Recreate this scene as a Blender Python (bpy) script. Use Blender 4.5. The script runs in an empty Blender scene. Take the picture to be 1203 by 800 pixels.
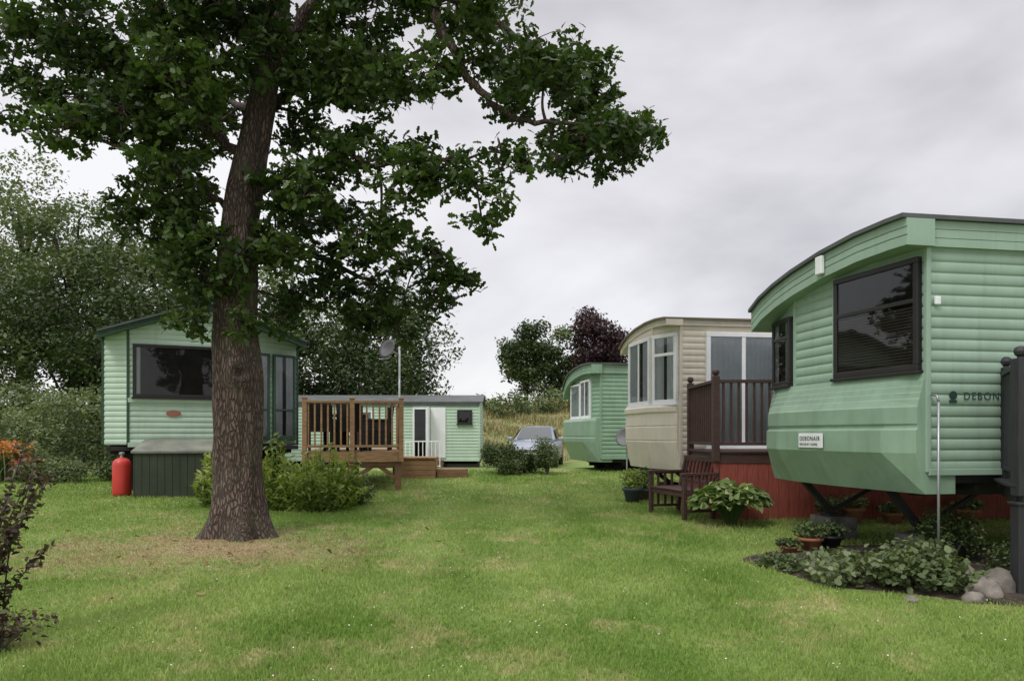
import bpy, math, random
import numpy as np
from mathutils import Vector
R=np.random.default_rng(7); random.seed(7)
sc=bpy.context.scene
EYE=1.6
# ------------------------------------------------------------------ helpers
def sstep(a,b,v):
    t=np.clip((np.asarray(v,float)-a)/(b-a),0,1); return t*t*(3-2*t)
def gz(x,y):
    x=np.asarray(x,float); y=np.asarray(y,float)
    base=.035*np.clip(y,-8,20)
    dip=.30*sstep(19.5,25,y)*(1-sstep(1.5,4,x))
    hill=.142*np.clip(y-31,0,24)
    z=base-dip+hill
    z=z+.015*np.sin(x*1.3+.5)*np.sin(y*.9)+ .12*np.sin(x*.21+1)*np.sin(y*.17)*sstep(26,40,y)
    z=z-.004*np.clip(y-60,0,300)
    return z
def g(x,y): return float(gz(x,y))

def nmat(name):
    m=bpy.data.materials.new(name); m.use_nodes=True
    nt=m.node_tree; nt.nodes.clear()
    out=nt.nodes.new('ShaderNodeOutputMaterial')
    return m,nt,out
def N(nt,t,**k):
    n=nt.nodes.new(t)
    for a,b in k.items(): setattr(n,a,b)
    return n
def mixc(nt,fac,a,b,bt='MIX'):
    n=nt.nodes.new('ShaderNodeMix'); n.data_type='RGBA'; n.blend_type=bt
    def s(i,v):
        if hasattr(v,'is_output'): nt.links.new(v,n.inputs[i])
        else:
            n.inputs[i].default_value=(tuple(v)+(1,))[:4] if hasattr(v,'__len__') else v
    s(0,fac); s(6,a); s(7,b)
    return n.outputs[2]
def ramp(nt,inp,a,b):
    n=nt.nodes.new('ShaderNodeMapRange'); n.inputs[1].default_value=a; n.inputs[2].default_value=b
    nt.links.new(inp,n.inputs[0]); return n.outputs[0]
def noise(nt,scale,detail=3,vec=None,rough=.55):
    n=nt.nodes.new('ShaderNodeTexNoise'); n.inputs['Scale'].default_value=scale
    n.inputs['Detail'].default_value=min(detail,3); n.inputs['Roughness'].default_value=rough
    if vec is not None: nt.links.new(vec,n.inputs['Vector'])
    return n.outputs[0]
def paint(name,col,rough=.5,var=.18,scale=3,bump=.0,spec=.4,metal=0,streak=False,bscale=60,grime=0):
    m,nt,out=nmat(name)
    p=N(nt,'ShaderNodeBsdfPrincipled'); nt.links.new(p.outputs[0],out.inputs[0])
    geo=N(nt,'ShaderNodeNewGeometry')
    n1=noise(nt,scale,4,geo.outputs['Position'])
    dark=tuple(c*(1-var*1.6) for c in col); lite=tuple(min(1,c*(1+var*.6)) for c in col)
    c=mixc(nt,ramp(nt,n1,.3,.7),dark,lite)
    if grime:
        mp=N(nt,'ShaderNodeMapping'); mp.inputs['Scale'].default_value=(7,7,.5)
        nt.links.new(geo.outputs['Position'],mp.inputs[0])
        n2=noise(nt,1.8,4,mp.outputs[0])
        gm_=N(nt,'ShaderNodeMath',operation='MULTIPLY'); nt.links.new(ramp(nt,n2,.5,.8),gm_.inputs[0]); gm_.inputs[1].default_value=grime
        c=mixc(nt,gm_.outputs[0],c,(col[0]*.55,col[1]*.55,col[2]*.45))
    nt.links.new(c,p.inputs['Base Color'])
    p.inputs['Roughness'].default_value=rough; p.inputs['Metallic'].default_value=metal
    p.inputs['Specular IOR Level'].default_value=spec
    if bump>0:
        b=N(nt,'ShaderNodeBump'); b.inputs['Strength'].default_value=bump; b.inputs['Distance'].default_value=.02
        nt.links.new(noise(nt,bscale,3,geo.outputs['Position']),b.inputs['Height']); nt.links.new(b.outputs[0],p.inputs['Normal'])
    return m
def wood(name,col,rough=.7,vert=False):
    m,nt,out=nmat(name); p=N(nt,'ShaderNodeBsdfPrincipled'); nt.links.new(p.outputs[0],out.inputs[0])
    tc=N(nt,'ShaderNodeTexCoord'); mp=N(nt,'ShaderNodeMapping')
    mp.inputs['Scale'].default_value=(14,14,1.5) if vert else (2,14,14)
    nt.links.new(tc.outputs['Object'],mp.inputs[0])
    n=noise(nt,3,4,mp.outputs[0]); geo=N(nt,'ShaderNodeNewGeometry')
    c=mixc(nt,ramp(nt,n,.3,.7),tuple(x*.6 for x in col),tuple(min(1,x*1.25) for x in col))
    c=mixc(nt,ramp(nt,noise(nt,2,3,geo.outputs['Position']),.45,.75),c,tuple(x*.65 for x in col))
    nt.links.new(c,p.inputs['Base Color']); p.inputs['Roughness'].default_value=rough
    b=N(nt,'ShaderNodeBump'); b.inputs['Strength'].default_value=.35; b.inputs['Distance'].default_value=.01
    nt.links.new(n,b.inputs['Height']); nt.links.new(b.outputs[0],p.inputs['Normal'])
    return m
def leafmat(name,dark,mid,lite,trans=.25,rough=.5):
    m,nt,out=nmat(name)
    at=N(nt,'ShaderNodeAttribute',attribute_name='rnd')
    cr=N(nt,'ShaderNodeValToRGB'); e=cr.color_ramp.elements
    e[0].color=(*dark,1); e[1].color=(*lite,1); k=cr.color_ramp.elements.new(.5); k.color=(*mid,1)
    nt.links.new(at.outputs['Fac'],cr.inputs[0]); c=cr.outputs[0]
    p=N(nt,'ShaderNodeBsdfPrincipled'); nt.links.new(c,p.inputs['Base Color'])
    p.inputs['Roughness'].default_value=rough; p.inputs['Specular IOR Level'].default_value=.3
    t=N(nt,'ShaderNodeBsdfTranslucent'); c2=mixc(nt,1.0,c,(1.1,1.25,.5),'MULTIPLY'); nt.links.new(c2,t.inputs[0])
    mx=N(nt,'ShaderNodeMixShader'); mx.inputs[0].default_value=trans
    nt.links.new(p.outputs[0],mx.inputs[1]); nt.links.new(t.outputs[0],mx.inputs[2]); nt.links.new(mx.outputs[0],out.inputs[0])
    return m
def glassmat(name,tint=.55,refl=(.95,.97,1)):
    m,nt,out=nmat(name)
    tr=N(nt,'ShaderNodeBsdfTransparent'); tr.inputs[0].default_value=(tint,tint,tint*1.01,1)
    gl=N(nt,'ShaderNodeBsdfGlossy'); gl.inputs[0].default_value=(*refl,1); gl.inputs['Roughness'].default_value=.03
    fr=N(nt,'ShaderNodeFresnel'); fr.inputs[0].default_value=1.5
    geo=N(nt,'ShaderNodeNewGeometry'); b=N(nt,'ShaderNodeBump'); b.inputs['Strength'].default_value=.05; b.inputs['Distance'].default_value=.05
    nt.links.new(noise(nt,2,2,geo.outputs['Position']),b.inputs['Height']); nt.links.new(b.outputs[0],gl.inputs['Normal'])
    mx=N(nt,'ShaderNodeMixShader'); nt.links.new(fr.outputs[0],mx.inputs[0])
    nt.links.new(tr.outputs[0],mx.inputs[1]); nt.links.new(gl.outputs[0],mx.inputs[2]); nt.links.new(mx.outputs[0],out.inputs[0])
    return m
def empty(name,loc=(0,0,0),rot=0):
    o=bpy.data.objects.new(name,None); o.location=loc; o.rotation_euler=(0,0,rot); o.empty_display_size=.2
    sc.collection.objects.link(o); return o
def mkobj(name,verts,faces,mat,parent=None,smooth=False,bevel=0):
    me=bpy.data.meshes.new(name); me.from_pydata([tuple(v) for v in verts],[],faces); me.update()
    if mat: me.materials.append(mat)
    if smooth:
        for p in me.polygons: p.use_smooth=True
    o=bpy.data.objects.new(name,me); sc.collection.objects.link(o)
    if parent: o.parent=parent
    if bevel:
        b=o.modifiers.new('bevel','BEVEL'); b.width=bevel; b.segments=2; b.limit_method='ANGLE'
    return o
class MB:
    def __init__(s): s.v=[]; s.f=[]
    def add(s,vs,fs):
        n=len(s.v); s.v+= [tuple(map(float,v)) for v in vs]; s.f+=[tuple(i+n for i in f) for f in fs]
    def hexa(s,b,t):
        s.add(list(b)+list(t),[(3,2,1,0),(4,5,6,7),(0,1,5,4),(1,2,6,5),(2,3,7,6),(3,0,4,7)])
    def box(s,x0,x1,y0,y1,z0,z1):
        s.hexa([(x0,y0,z0),(x1,y0,z0),(x1,y1,z0),(x0,y1,z0)],[(x0,y0,z1),(x1,y0,z1),(x1,y1,z1),(x0,y1,z1)])
    def obox(s,p0,p1,o0,o1,z0,z1,a=None,b=None):
        d=np.array(p1[:2],float)-np.array(p0[:2],float); L=np.hypot(*d); d/=L; n=np.array([d[1],-d[0]])
        a=0 if a is None else a; b=L if b is None else b
        P=np.array(p0[:2],float)
        q=[P+d*a+n*o1,P+d*b+n*o1,P+d*b+n*o0,P+d*a+n*o0]
        s.hexa([(c[0],c[1],z0) for c in q],[(c[0],c[1],z1) for c in q])
    def oquad(s,p0,p1,o,z0,z1,a,b):
        d=np.array(p1[:2],float)-np.array(p0[:2],float); L=np.hypot(*d); d/=L; n=np.array([d[1],-d[0]])
        P=np.array(p0[:2],float); u=P+d*a+n*o; v=P+d*b+n*o
        s.add([(u[0],u[1],z0),(v[0],v[1],z0),(v[0],v[1],z1),(u[0],u[1],z1)],[(0,1,2,3)])
    def beam(s,p,q,w,h=None):
        h=h or w; p=Vector(p); q=Vector(q); d=(q-p).normalized()
        up=Vector((0,0,1)) if abs(d.z)<.95 else Vector((1,0,0))
        a=d.cross(up).normalized()*w/2; b=d.cross(a).normalized()*h/2
        s.hexa([p-a-b,p+a-b,p+a+b,p-a+b],[q-a-b,q+a-b,q+a+b,q-a+b])
    def tube(s,pts,rad,n=8,cap=True):
        pts=[Vector(p) for p in pts]
        base=len(s.v); ref=Vector((0.13,.99,.05))
        for i,p in enumerate(pts):
            d=(pts[min(i+1,len(pts)-1)]-pts[max(i-1,0)])
            if d.length<1e-9: d=Vector((0,0,1))
            d.normalize(); r_=ref
            if abs(d.dot(r_))>.95: r_=Vector((1,0,0))
            a=d.cross(r_).normalized(); b=d.cross(a)
            rr=rad[i] if hasattr(rad,'__len__') else rad
            for k in range(n):
                t=2*math.pi*k/n; s.v.append(tuple(p+a*math.cos(t)*rr+b*math.sin(t)*rr))
        for i in range(len(pts)-1):
            for k in range(n):
                k2=(k+1)%n; s.f.append((base+i*n+k,base+i*n+k2,base+(i+1)*n+k2,base+(i+1)*n+k))
        if cap:
            s.f.append(tuple(base+k for k in range(n))[::-1]); e=base+(len(pts)-1)*n; s.f.append(tuple(e+k for k in range(n)))
    def lathe(s,c,prof,n=20):
        base=len(s.v)
        for r,z in prof:
            for k in range(n):
                t=2*math.pi*k/n; s.v.append((c[0]+r*math.cos(t),c[1]+r*math.sin(t),c[2]+z))
        for i in range(len(prof)-1):
            for k in range(n):
                k2=(k+1)%n; s.f.append((base+i*n+k,base+i*n+k2,base+(i+1)*n+k2,base+(i+1)*n+k))
        s.f.append(tuple(base+k for k in range(n))[::-1]); e=base+(len(prof)-1)*n; s.f.append(tuple(e+k for k in range(n)))
    def obj(s,name,mat,parent=None,smooth=False,bevel=0): return mkobj(name,s.v,s.f,mat,parent,smooth,bevel)

LEAF_OAK=np.array([(-.5,0),(-.22,.17),(-.08,.11),(.05,.27),(.17,.15),(.32,.21),(.5,0),(.34,-.2),(.18,-.14),(.04,-.27),(-.08,-.11),(-.24,-.16)])
LEAF_SIMPLE=np.array([(-.5,0),(-.1,.27),(.3,.17),(.5,0),(.28,-.18),(-.12,-.27)])
LEAF_NARROW=np.array([(-.5,0),(-.1,.12),(.5,0),(-.1,-.12)])
LEAF_BROAD=np.array([(-.5,0),(-.35,.25),(0,.36),(.3,.22),(.5,0),(.3,-.22),(0,-.36),(-.35,-.25)])
def leaves(name,C,size,mat,parent=None,shape=LEAF_SIMPLE,dirs=None,up=.5,rnd=None,fold=.12,spread=.8):
    C=np.asarray(C,float); n=len(C)
    size=np.broadcast_to(np.asarray(size,float),(n,))
    nor=R.normal(size=(n,3)); nor[:,2]=np.abs(nor[:,2])*(.4+up)+up; nor/=np.linalg.norm(nor,axis=1)[:,None]
    d=R.normal(size=(n,3)) if dirs is None else dirs+R.normal(size=(n,3))*spread*.4
    d-= (d*nor).sum(1)[:,None]*nor; d/=np.linalg.norm(d,axis=1)[:,None]+1e-9
    b=np.cross(nor,d); K=len(shape)
    V=C[:,None,:]+size[:,None,None]*(shape[None,:,0,None]*d[:,None,:]+shape[None,:,1,None]*b[:,None,:]+(np.abs(shape[None,:,1,None])*fold*2-(shape[None,:,0,None]**2)*fold*1.5)*nor[:,None,:])
    me=bpy.data.meshes.new(name)
    me.vertices.add(n*K); me.vertices.foreach_set('co',V.reshape(-1))
    me.loops.add(n*K); me.loops.foreach_set('vertex_index',np.arange(n*K,dtype=np.int32))
    me.polygons.add(n); me.polygons.foreach_set('loop_start',np.arange(0,n*K,K,dtype=np.int32))
    me.update(calc_edges=True)
    at=me.attributes.new('rnd','FLOAT','POINT')
    r=R.random(n) if rnd is None else np.clip(rnd+R.normal(size=n)*.15,0,1)
    at.data.foreach_set('value',np.repeat(r,K).astype(np.float32))
    me.materials.append(mat)
    o=bpy.data.objects.new(name,me); sc.collection.objects.link(o)
    if parent: o.parent=parent
    return o
def arcblades(name,C,H,Wd,mat,parent,lean=.5,seg=4,az=None):
    C=np.asarray(C,float); n=len(C); H=np.broadcast_to(H,(n,))
    a=R.random(n)*2*np.pi if az is None else az
    d=np.stack([np.cos(a),np.sin(a),0*a],1); s=np.stack([-np.sin(a),np.cos(a),0*a],1)
    ln=R.uniform(.3,1.3,n)*lean
    rows=[]
    for i in range(seg+1):
        t=i/seg; p=C+d*(ln*H*t**2)[:,None]; p=p+np.array([0,0,1])*(H*(t-.25*ln*t**3))[:,None]
        w=Wd*(1-t**2*.95)*.5*(.6+.8*min(t*3,1)*.5)
        rows.append(np.stack([p-s*w,p+s*w],1))
    V=np.stack(rows,1).reshape(n,-1,3); K=V.shape[1]
    F=[]
    for i in range(seg): F.append([2*i,2*i+1,2*i+3,2*i+2])
    F=(np.arange(n)[:,None,None]*K+np.array(F)[None]).reshape(-1)
    nf=n*seg
    me=bpy.data.meshes.new(name); me.vertices.add(n*K); me.vertices.foreach_set('co',V.reshape(-1))
    me.loops.add(nf*4); me.loops.foreach_set('vertex_index',F.astype(np.int32))
    me.polygons.add(nf); me.polygons.foreach_set('loop_start',np.arange(0,nf*4,4,dtype=np.int32)); me.update(calc_edges=True)
    at=me.attributes.new('rnd','FLOAT','POINT'); at.data.foreach_set('value',np.repeat(R.random(n),K).astype(np.float32))
    me.materials.append(mat); o=bpy.data.objects.new(name,me); sc.collection.objects.link(o); o.parent=parent
    return o
def ell(n,c,r,shell=.5):
    v=R.normal(size=(n,3)); v/=np.linalg.norm(v,axis=1)[:,None]
    rad=(shell+(1-shell)*R.random(n))[:,None]**.7
    return np.asarray(c)+v*rad*np.asarray(r)

# ------------------------------------------------------------------ camera, world, sun
cam=bpy.data.cameras.new('camera'); co=bpy.data.objects.new('camera',cam); sc.collection.objects.link(co)
co.location=(0,0,EYE); co.rotation_euler=(math.radians(90),0,0); cam.lens=26; cam.sensor_width=36; cam.shift_y=110/1203
cam.clip_end=3000; sc.camera=co
sc.view_settings.view_transform='Standard'; sc.view_settings.look='None'; sc.view_settings.exposure=0
SE,SA=math.radians(52),math.radians(215)
w=bpy.data.worlds.new('World'); sc.world=w; w.use_nodes=True; nt=w.node_tree; nt.nodes.clear()
out=N(nt,'ShaderNodeOutputWorld'); sky=N(nt,'ShaderNodeTexSky'); sky.sky_type='NISHITA'; sky.sun_disc=False
sky.sun_elevation=SE; sky.sun_rotation=SA
b1=N(nt,'ShaderNodeBackground'); b1.inputs[1].default_value=.015; nt.links.new(sky.outputs[0],b1.inputs[0])
tc=N(nt,'ShaderNodeTexCoord'); sep=N(nt,'ShaderNodeSeparateXYZ'); nt.links.new(tc.outputs['Generated'],sep.inputs[0])
mp=N(nt,'ShaderNodeMapping'); mp.inputs['Scale'].default_value=(1,1,1.9); mp.inputs['Location'].default_value=(.35,0,.25); mp.inputs['Rotation'].default_value=(0,math.radians(-22),0); nt.links.new(tc.outputs['Generated'],mp.inputs[0])
n1=N(nt,'ShaderNodeTexNoise'); n1.inputs['Scale'].default_value=1.9; n1.inputs['Detail'].default_value=5; n1.inputs['Roughness'].default_value=.5; n1.inputs['Distortion'].default_value=.25; nt.links.new(mp.outputs[0],n1.inputs['Vector'])
m1=N(nt,'ShaderNodeMath',operation='ADD'); nt.links.new(n1.outputs[0],m1.inputs[0]); m1.inputs[1].default_value=.17
m2=N(nt,'ShaderNodeMath',operation='MULTIPLY_ADD'); nt.links.new(sep.outputs[0],m2.inputs[0]); m2.inputs[1].default_value=-.10; nt.links.new(m1.outputs[0],m2.inputs[2])
m3=N(nt,'ShaderNodeMath',operation='MULTIPLY_ADD'); nt.links.new(sep.outputs[2],m3.inputs[0]); m3.inputs[1].default_value=-.13; nt.links.new(m2.outputs[0],m3.inputs[2])
cr=N(nt,'ShaderNodeValToRGB'); nt.links.new(m3.outputs[0],cr.inputs[0]); e=cr.color_ramp.elements
e[0].position=.44; e[0].color=(.50,.475,.505,1); e[1].position=.74; e[1].color=(.93,.92,.935,1)
k=cr.color_ramp.elements.new(.58); k.color=(.71,.69,.715,1)
zen=ramp(nt,sep.outputs[2],.5,.9); zs=N(nt,'ShaderNodeMath',operation='MULTIPLY_ADD'); nt.links.new(zen,zs.inputs[0]); zs.inputs[1].default_value=1.9; zs.inputs[2].default_value=.98
b2=N(nt,'ShaderNodeBackground'); nt.links.new(cr.outputs[0],b2.inputs[0]); nt.links.new(zs.outputs[0],b2.inputs[1])
ad=N(nt,'ShaderNodeAddShader'); nt.links.new(b1.outputs[0],ad.inputs[0]); nt.links.new(b2.outputs[0],ad.inputs[1]); nt.links.new(ad.outputs[0],out.inputs[0])
sl=bpy.data.lights.new('sun','SUN'); sl.energy=1.5; sl.angle=math.radians(18); sl.color=(1,.97,.91)
so=bpy.data.objects.new('sun',sl); sc.collection.objects.link(so)
sd=Vector((math.sin(SA)*math.cos(SE),math.cos(SA)*math.cos(SE),math.sin(SE)))
so.rotation_euler=sd.to_track_quat('Z','Y').to_euler(); so.location=sd*30

# ------------------------------------------------------------------ lawn material
TX,TY=-3.39,9.25
def lawn(name,blade=False):
    m,nt,out=nmat(name); p=N(nt,'ShaderNodeBsdfPrincipled'); nt.links.new(p.outputs[0],out.inputs[0])
    geo=N(nt,'ShaderNodeNewGeometry'); P=geo.outputs['Position']
    a=(.165,.275,.052); b=(.32,.42,.125)
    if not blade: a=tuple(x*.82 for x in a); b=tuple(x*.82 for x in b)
    sp=N(nt,'ShaderNodeSeparateXYZ'); nt.links.new(P,sp.inputs[0])
    big=noise(nt,.42,3,P,.65)
    # faint mower stripes running up the slope
    s1=N(nt,'ShaderNodeMath',operation='MULTIPLY_ADD'); nt.links.new(sp.outputs[0],s1.inputs[0]); s1.inputs[1].default_value=5.2; nt.links.new(big,s1.inputs[2])
    s2=N(nt,'ShaderNodeMath',operation='SINE'); nt.links.new(s1.outputs[0],s2.inputs[0])
    s3=N(nt,'ShaderNodeMath',operation='MULTIPLY_ADD'); nt.links.new(s2.outputs[0],s3.inputs[0]); s3.inputs[1].default_value=.035; nt.links.new(big,s3.inputs[2])
    c=mixc(nt,ramp(nt,s3.outputs[0],.36,.64),a,b)
    c=mixc(nt,ramp(nt,noise(nt,1.3,3,P,.75),.53,.70),c,(.40,.39,.18))
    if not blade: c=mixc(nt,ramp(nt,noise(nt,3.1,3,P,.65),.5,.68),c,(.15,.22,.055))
    vm=N(nt,'ShaderNodeVectorMath',operation='SUBTRACT'); nt.links.new(P,vm.inputs[0]); vm.inputs[1].default_value=(TX-.1,TY-.8,.3)
    vs=N(nt,'ShaderNodeVectorMath',operation='MULTIPLY'); nt.links.new(vm.outputs[0],vs.inputs[0]); vs.inputs[1].default_value=(.40,.66,0)
    ln=N(nt,'ShaderNodeVectorMath',operation='LENGTH'); nt.links.new(vs.outputs[0],ln.inputs[0])
    ma=N(nt,'ShaderNodeMath',operation='MULTIPLY_ADD'); nt.links.new(noise(nt,2.2,3,P,.7),ma.inputs[0]); ma.inputs[1].default_value=2.2; nt.links.new(ln.outputs['Value'],ma.inputs[2])
    f=N(nt,'ShaderNodeMapRange'); f.inputs[1].default_value=2.1; f.inputs[2].default_value=1.15; nt.links.new(ma.outputs[0],f.inputs[0])
    c=mixc(nt,f.outputs[0],c,(.40,.315,.185))
    if not blade:
        fr=ramp(nt,sp.outputs[1],29,33)
        hc=mixc(nt,ramp(nt,noise(nt,.5,3,P,.7),.4,.62),(.28,.25,.12),(.18,.22,.07))
        c=mixc(nt,fr,c,hc)
        c=mixc(nt,ramp(nt,noise(nt,45,3,P,.7),.3,.7),c,(.62,.62,.55),'MULTIPLY')
        bp=N(nt,'ShaderNodeBump'); bp.inputs['Strength'].default_value=.8; bp.inputs['Distance'].default_value=.03
        nt.links.new(noise(nt,28,3,P,.75),bp.inputs['Height']); nt.links.new(bp.outputs[0],p.inputs['Normal'])
    else:
        at=N(nt,'ShaderNodeAttribute',attribute_name='rnd')
        c=mixc(nt,at.outputs['Fac'],c,(1.25,1.2,1.15),'MULTIPLY')
        t=N(nt,'ShaderNodeBsdfTranslucent'); nt.links.new(c,t.inputs[0]); mx=N(nt,'ShaderNodeMixShader'); mx.inputs[0].default_value=.35
        nt.links.new(p.outputs[0],mx.inputs[1]); nt.links.new(t.outputs[0],mx.inputs[2]); nt.links.new(mx.outputs[0],out.inputs[0])
    nt.links.new(c,p.inputs['Base Color']); p.inputs['Roughness'].default_value=.75; p.inputs['Specular IOR Level'].default_value=.2
    return m
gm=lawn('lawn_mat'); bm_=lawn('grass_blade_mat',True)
u=np.linspace(-1,1,241); xs=np.sinh(u*5)/np.sinh(5)*900
v=np.linspace(0,1,300); ys=-12+np.sinh(v*4.6)/np.sinh(4.6)*1400
XX,YY=np.meshgrid(xs,ys); ZZ=gz(XX,YY)
V=np.stack([XX,YY,ZZ],2).reshape(-1,3); nx=len(xs); 
I=(np.arange(len(ys)-1)[:,None]*nx+np.arange(nx-1)[None]).reshape(-1)
F=np.stack([I,I+1,I+1+nx,I+nx],1)
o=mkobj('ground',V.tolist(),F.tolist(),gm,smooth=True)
n=290000
y=3.6*(19/3.6)**R.random(n); x=(R.random(n)*2-1)*(.74*y+.6)
bed=((x-4.6)/2.1)**2+((y-7.35)/1.35)**2
keep=(bed>1+.1*np.sin(x*9))&(((x-TX)**2+(y-TY)**2)>.4**2)
x=x[keep]; y=y[keep]; n=len(x); z=gz(x,y)
wn=np.exp(-(((x-TX+.1)*.42)**2+((y-TY+.8)*.75)**2)*1.2)
tuf=.5+.5*np.sin(x*2.3+np.sin(y*3.1)*1.5)*np.sin(y*2.7+np.sin(x*1.9)*2)
h=R.uniform(.016,.04,n)*(1-.5*wn)*(1+y*.02)*(.75+.6*tuf); wd=.003*(1+y*.22); a=R.random(n)*6.283; l=R.uniform(0,.9,n)*h; la=R.random(n)*6.283
V=np.empty((n,3,3)); V[:,0]=np.stack([x-np.cos(a)*wd,y-np.sin(a)*wd,z-.004],1); V[:,1]=np.stack([x+np.cos(a)*wd,y+np.sin(a)*wd,z-.004],1)
V[:,2]=np.stack([x+np.cos(la)*l,y+np.sin(la)*l,z+h],1)
me=bpy.data.meshes.new('grass'); me.vertices.add(n*3); me.vertices.foreach_set('co',V.reshape(-1)); me.loops.add(n*3); me.loops.foreach_set('vertex_index',np.arange(n*3,dtype=np.int32))
me.polygons.add(n); me.polygons.foreach_set('loop_start',np.arange(0,n*3,3,dtype=np.int32)); me.update(calc_edges=True)
at=me.attributes.new('rnd','FLOAT','POINT'); at.data.foreach_set('value',np.repeat(R.random(n),3).astype(np.float32)); me.materials.append(bm_)
o=bpy.data.objects.new('grass',me); sc.collection.objects.link(o)

# ------------------------------------------------------------------ materials
black=paint('black_frame',(.022,.02,.02),.35,.1)
dark=paint('chassis_dark',(.025,.025,.025),.8,.2)
backing=paint('backing_dark',(.035,.032,.03),.8,.3)  # near-black colour that paints the darkness of an unlit room
white=paint('white_upvc',(.78,.79,.80),.35,.05)
curt=paint('curtain',(.62,.66,.68),.9,.06)
blindm=paint('blind',(.20,.175,.145),.7,.1)
glass=glassmat('glass',.93); glassd=glassmat('glass_dark',.62)
roofg=paint('roof_grey',(.09,.10,.095),.6,.2)
g1=paint('green_siding',(.285,.40,.31),.42,.06,grime=.3); g1d=paint('green_nose_shaded',(.235,.345,.25),.42,.08,grime=.35)  # nose green is the siding green darkened to paint in its shading
g3=paint('green_siding_b',(.24,.37,.26),.42,.08,grime=.35)
gl_=paint('pale_green_siding',(.45,.58,.465),.45,.05,grime=.25); gtrim=paint('dark_green_trim',(.04,.085,.055),.5,.2)
cream=paint('cream_siding',(.66,.60,.50),.45,.05,grime=.22); creamt=paint('brown_roof_edge',(.17,.13,.09),.5,.1)
redw=wood('red_stain',(.27,.06,.04),.75,True); brw=wood('brown_stain',(.065,.03,.025),.6); tan=wood('tan_timber',(.34,.20,.10),.75); tand=wood('tan_dark',(.20,.11,.055),.75)
chw=wood('charcoal_stain',(.026,.026,.03),.6,True)
conc=paint('concrete',(.14,.135,.13),.9,.3,8,.5)
steel=paint('galvanised',(.38,.39,.40),.4,.15,metal=.6)
stone=paint('stone',(.21,.185,.16),.9,.35,5,.8,bscale=14)
terra=paint('terracotta',(.36,.15,.08),.85,.2)
soil=paint('soil',(.065,.048,.035),.95,.5,6,.9,bscale=30)

# ------------------------------------------------------------------ building bits
def siding(mb,p0,p1,z0,z1,prof=None,pitch=.105,d=.014,cols=None):
    p0=np.array(p0,float); p1=np.array(p1,float); L=np.hypot(*(p1-p0)); dr=(p1-p0)/L; nn=np.array([dr[1],-dr[0]])
    cols=cols or (max(2,int(L/.15)) if prof else 1)
    pr=[]; z=z0
    while z<z1-1e-4:
        for fz,fo in ((0,0),(.07,.5),(.18,.92),(.5,1.0),(.80,.85),(.92,.4)): pr.append((z+fz*pitch,fo*d))
        z+=pitch
    pr=[(min(a,z1),b) for a,b in pr]+[(z1,d)]
    vs=[];fs=[];m=len(pr)
    for c in range(cols+1):
        q=p0+dr*L*c/cols; zt=prof(q[0]) if prof else 1e9
        for (a,b) in pr:
            r=q+nn*b; vs.append((r[0],r[1],min(a,zt)))
    for c in range(cols):
        for i in range(m-1): fs.append((c*m+i,(c+1)*m+i,(c+1)*m+i+1,c*m+i+1))
    mb.add(vs,fs)
def window(root,p0,p1,a,b,z0,z1,frame,glz,style='curtain',mull=(),trans=(),fw=.05,cover=.3):
    F=MB(); G=MB(); B=MB(); C=MB()
    F.obox(p0,p1,.012,.075,z0,z0+fw,a,b); F.obox(p0,p1,.012,.075,z1-fw,z1,a,b)
    F.obox(p0,p1,.012,.073,z0+fw,z1-fw,a,a+fw); F.obox(p0,p1,.012,.073,z0+fw,z1-fw,b-fw,b)
    F.obox(p0,p1,.012,.10,z0-.035,z0-.002,a-.02,b+.02)
    for mm in mull: F.obox(p0,p1,.03,.071,z0+fw,z1-fw,mm-fw*.45,mm+fw*.45)
    for tt in trans: F.obox(p0,p1,.031,.069,tt-fw*.4,tt+fw*.4,a+fw,b-fw)
    B.obox(p0,p1,.018,.022,z0+fw*.6,z1-fw*.6,a+fw*.5,b-fw*.5)
    G.oquad(p0,p1,.058,z0+fw*.6,z1-fw*.6,a+fw*.5,b-fw*.5)
    d=np.array(p1,float)-np.array(p0,float); L=np.hypot(*d); d/=L; nn=np.array([d[1],-d[0]]); P=np.array(p0,float)
    def curtain(s,e,zb,zt):
        k=max(6,int((e-s)/.012)); vs=[];fs=[]
        for i in range(k+1):
            t=s+(e-s)*i/k; of=.038+.009*math.sin(t*2*math.pi/.085+1.5*math.sin(t*5))+.003*math.sin(t*31)
            q=P+d*t+nn*of; vs+=[(q[0],q[1],zb),(q[0],q[1],zt)]
        for i in range(k): fs.append((2*i,2*i+2,2*i+3,2*i+1))
        C.add(vs,fs)
    ia,ib=a+fw,b-fw
    if style=='curtain': curtain(ia,ia+(ib-ia)*cover,z0+fw,z1-fw); curtain(ib-(ib-ia)*cover,ib,z0+fw,z1-fw)
    elif style=='net': curtain(ia,ib,z0+fw,z1-fw)
    elif style=='blind':
        z=z0+fw
        zt=trans[0]-.02 if trans else z1-fw
        while z<zt-.03: C.obox(p0,p1,.030,.050,z,z+.020,ia,ib); z+=.03
    elif style=='dark':
        curtain(ib-.16,ib,z0+fw,z1-fw); curtain(ia,ia+.07,z0+fw,z1-fw)
    F.obj('window_frame',frame,root,bevel=.006); G.obj('window_glass',glz,root)
    B.obj('window_dark_backing',backing,root)  # flat dark sheet behind the glass, painted as the unlit room
    if C.v: C.obj('blind' if style=='blind' else 'curtain',blindm if style=='blind' else curt,root,smooth=(style!='blind'))
def loft(mb,secs):
    m=len(secs[0]); vs=[v for s in secs for v in s]; fs=[]
    for i in range(len(secs)-1):
        for j in range(m-1): fs.append((i*m+j,(i+1)*m+j,(i+1)*m+j+1,i*m+j+1))
    fs.append(tuple(range(m))); fs.append(tuple(range((len(secs)-1)*m,len(secs)*m))[::-1])
    mb.add(vs,fs)
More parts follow.
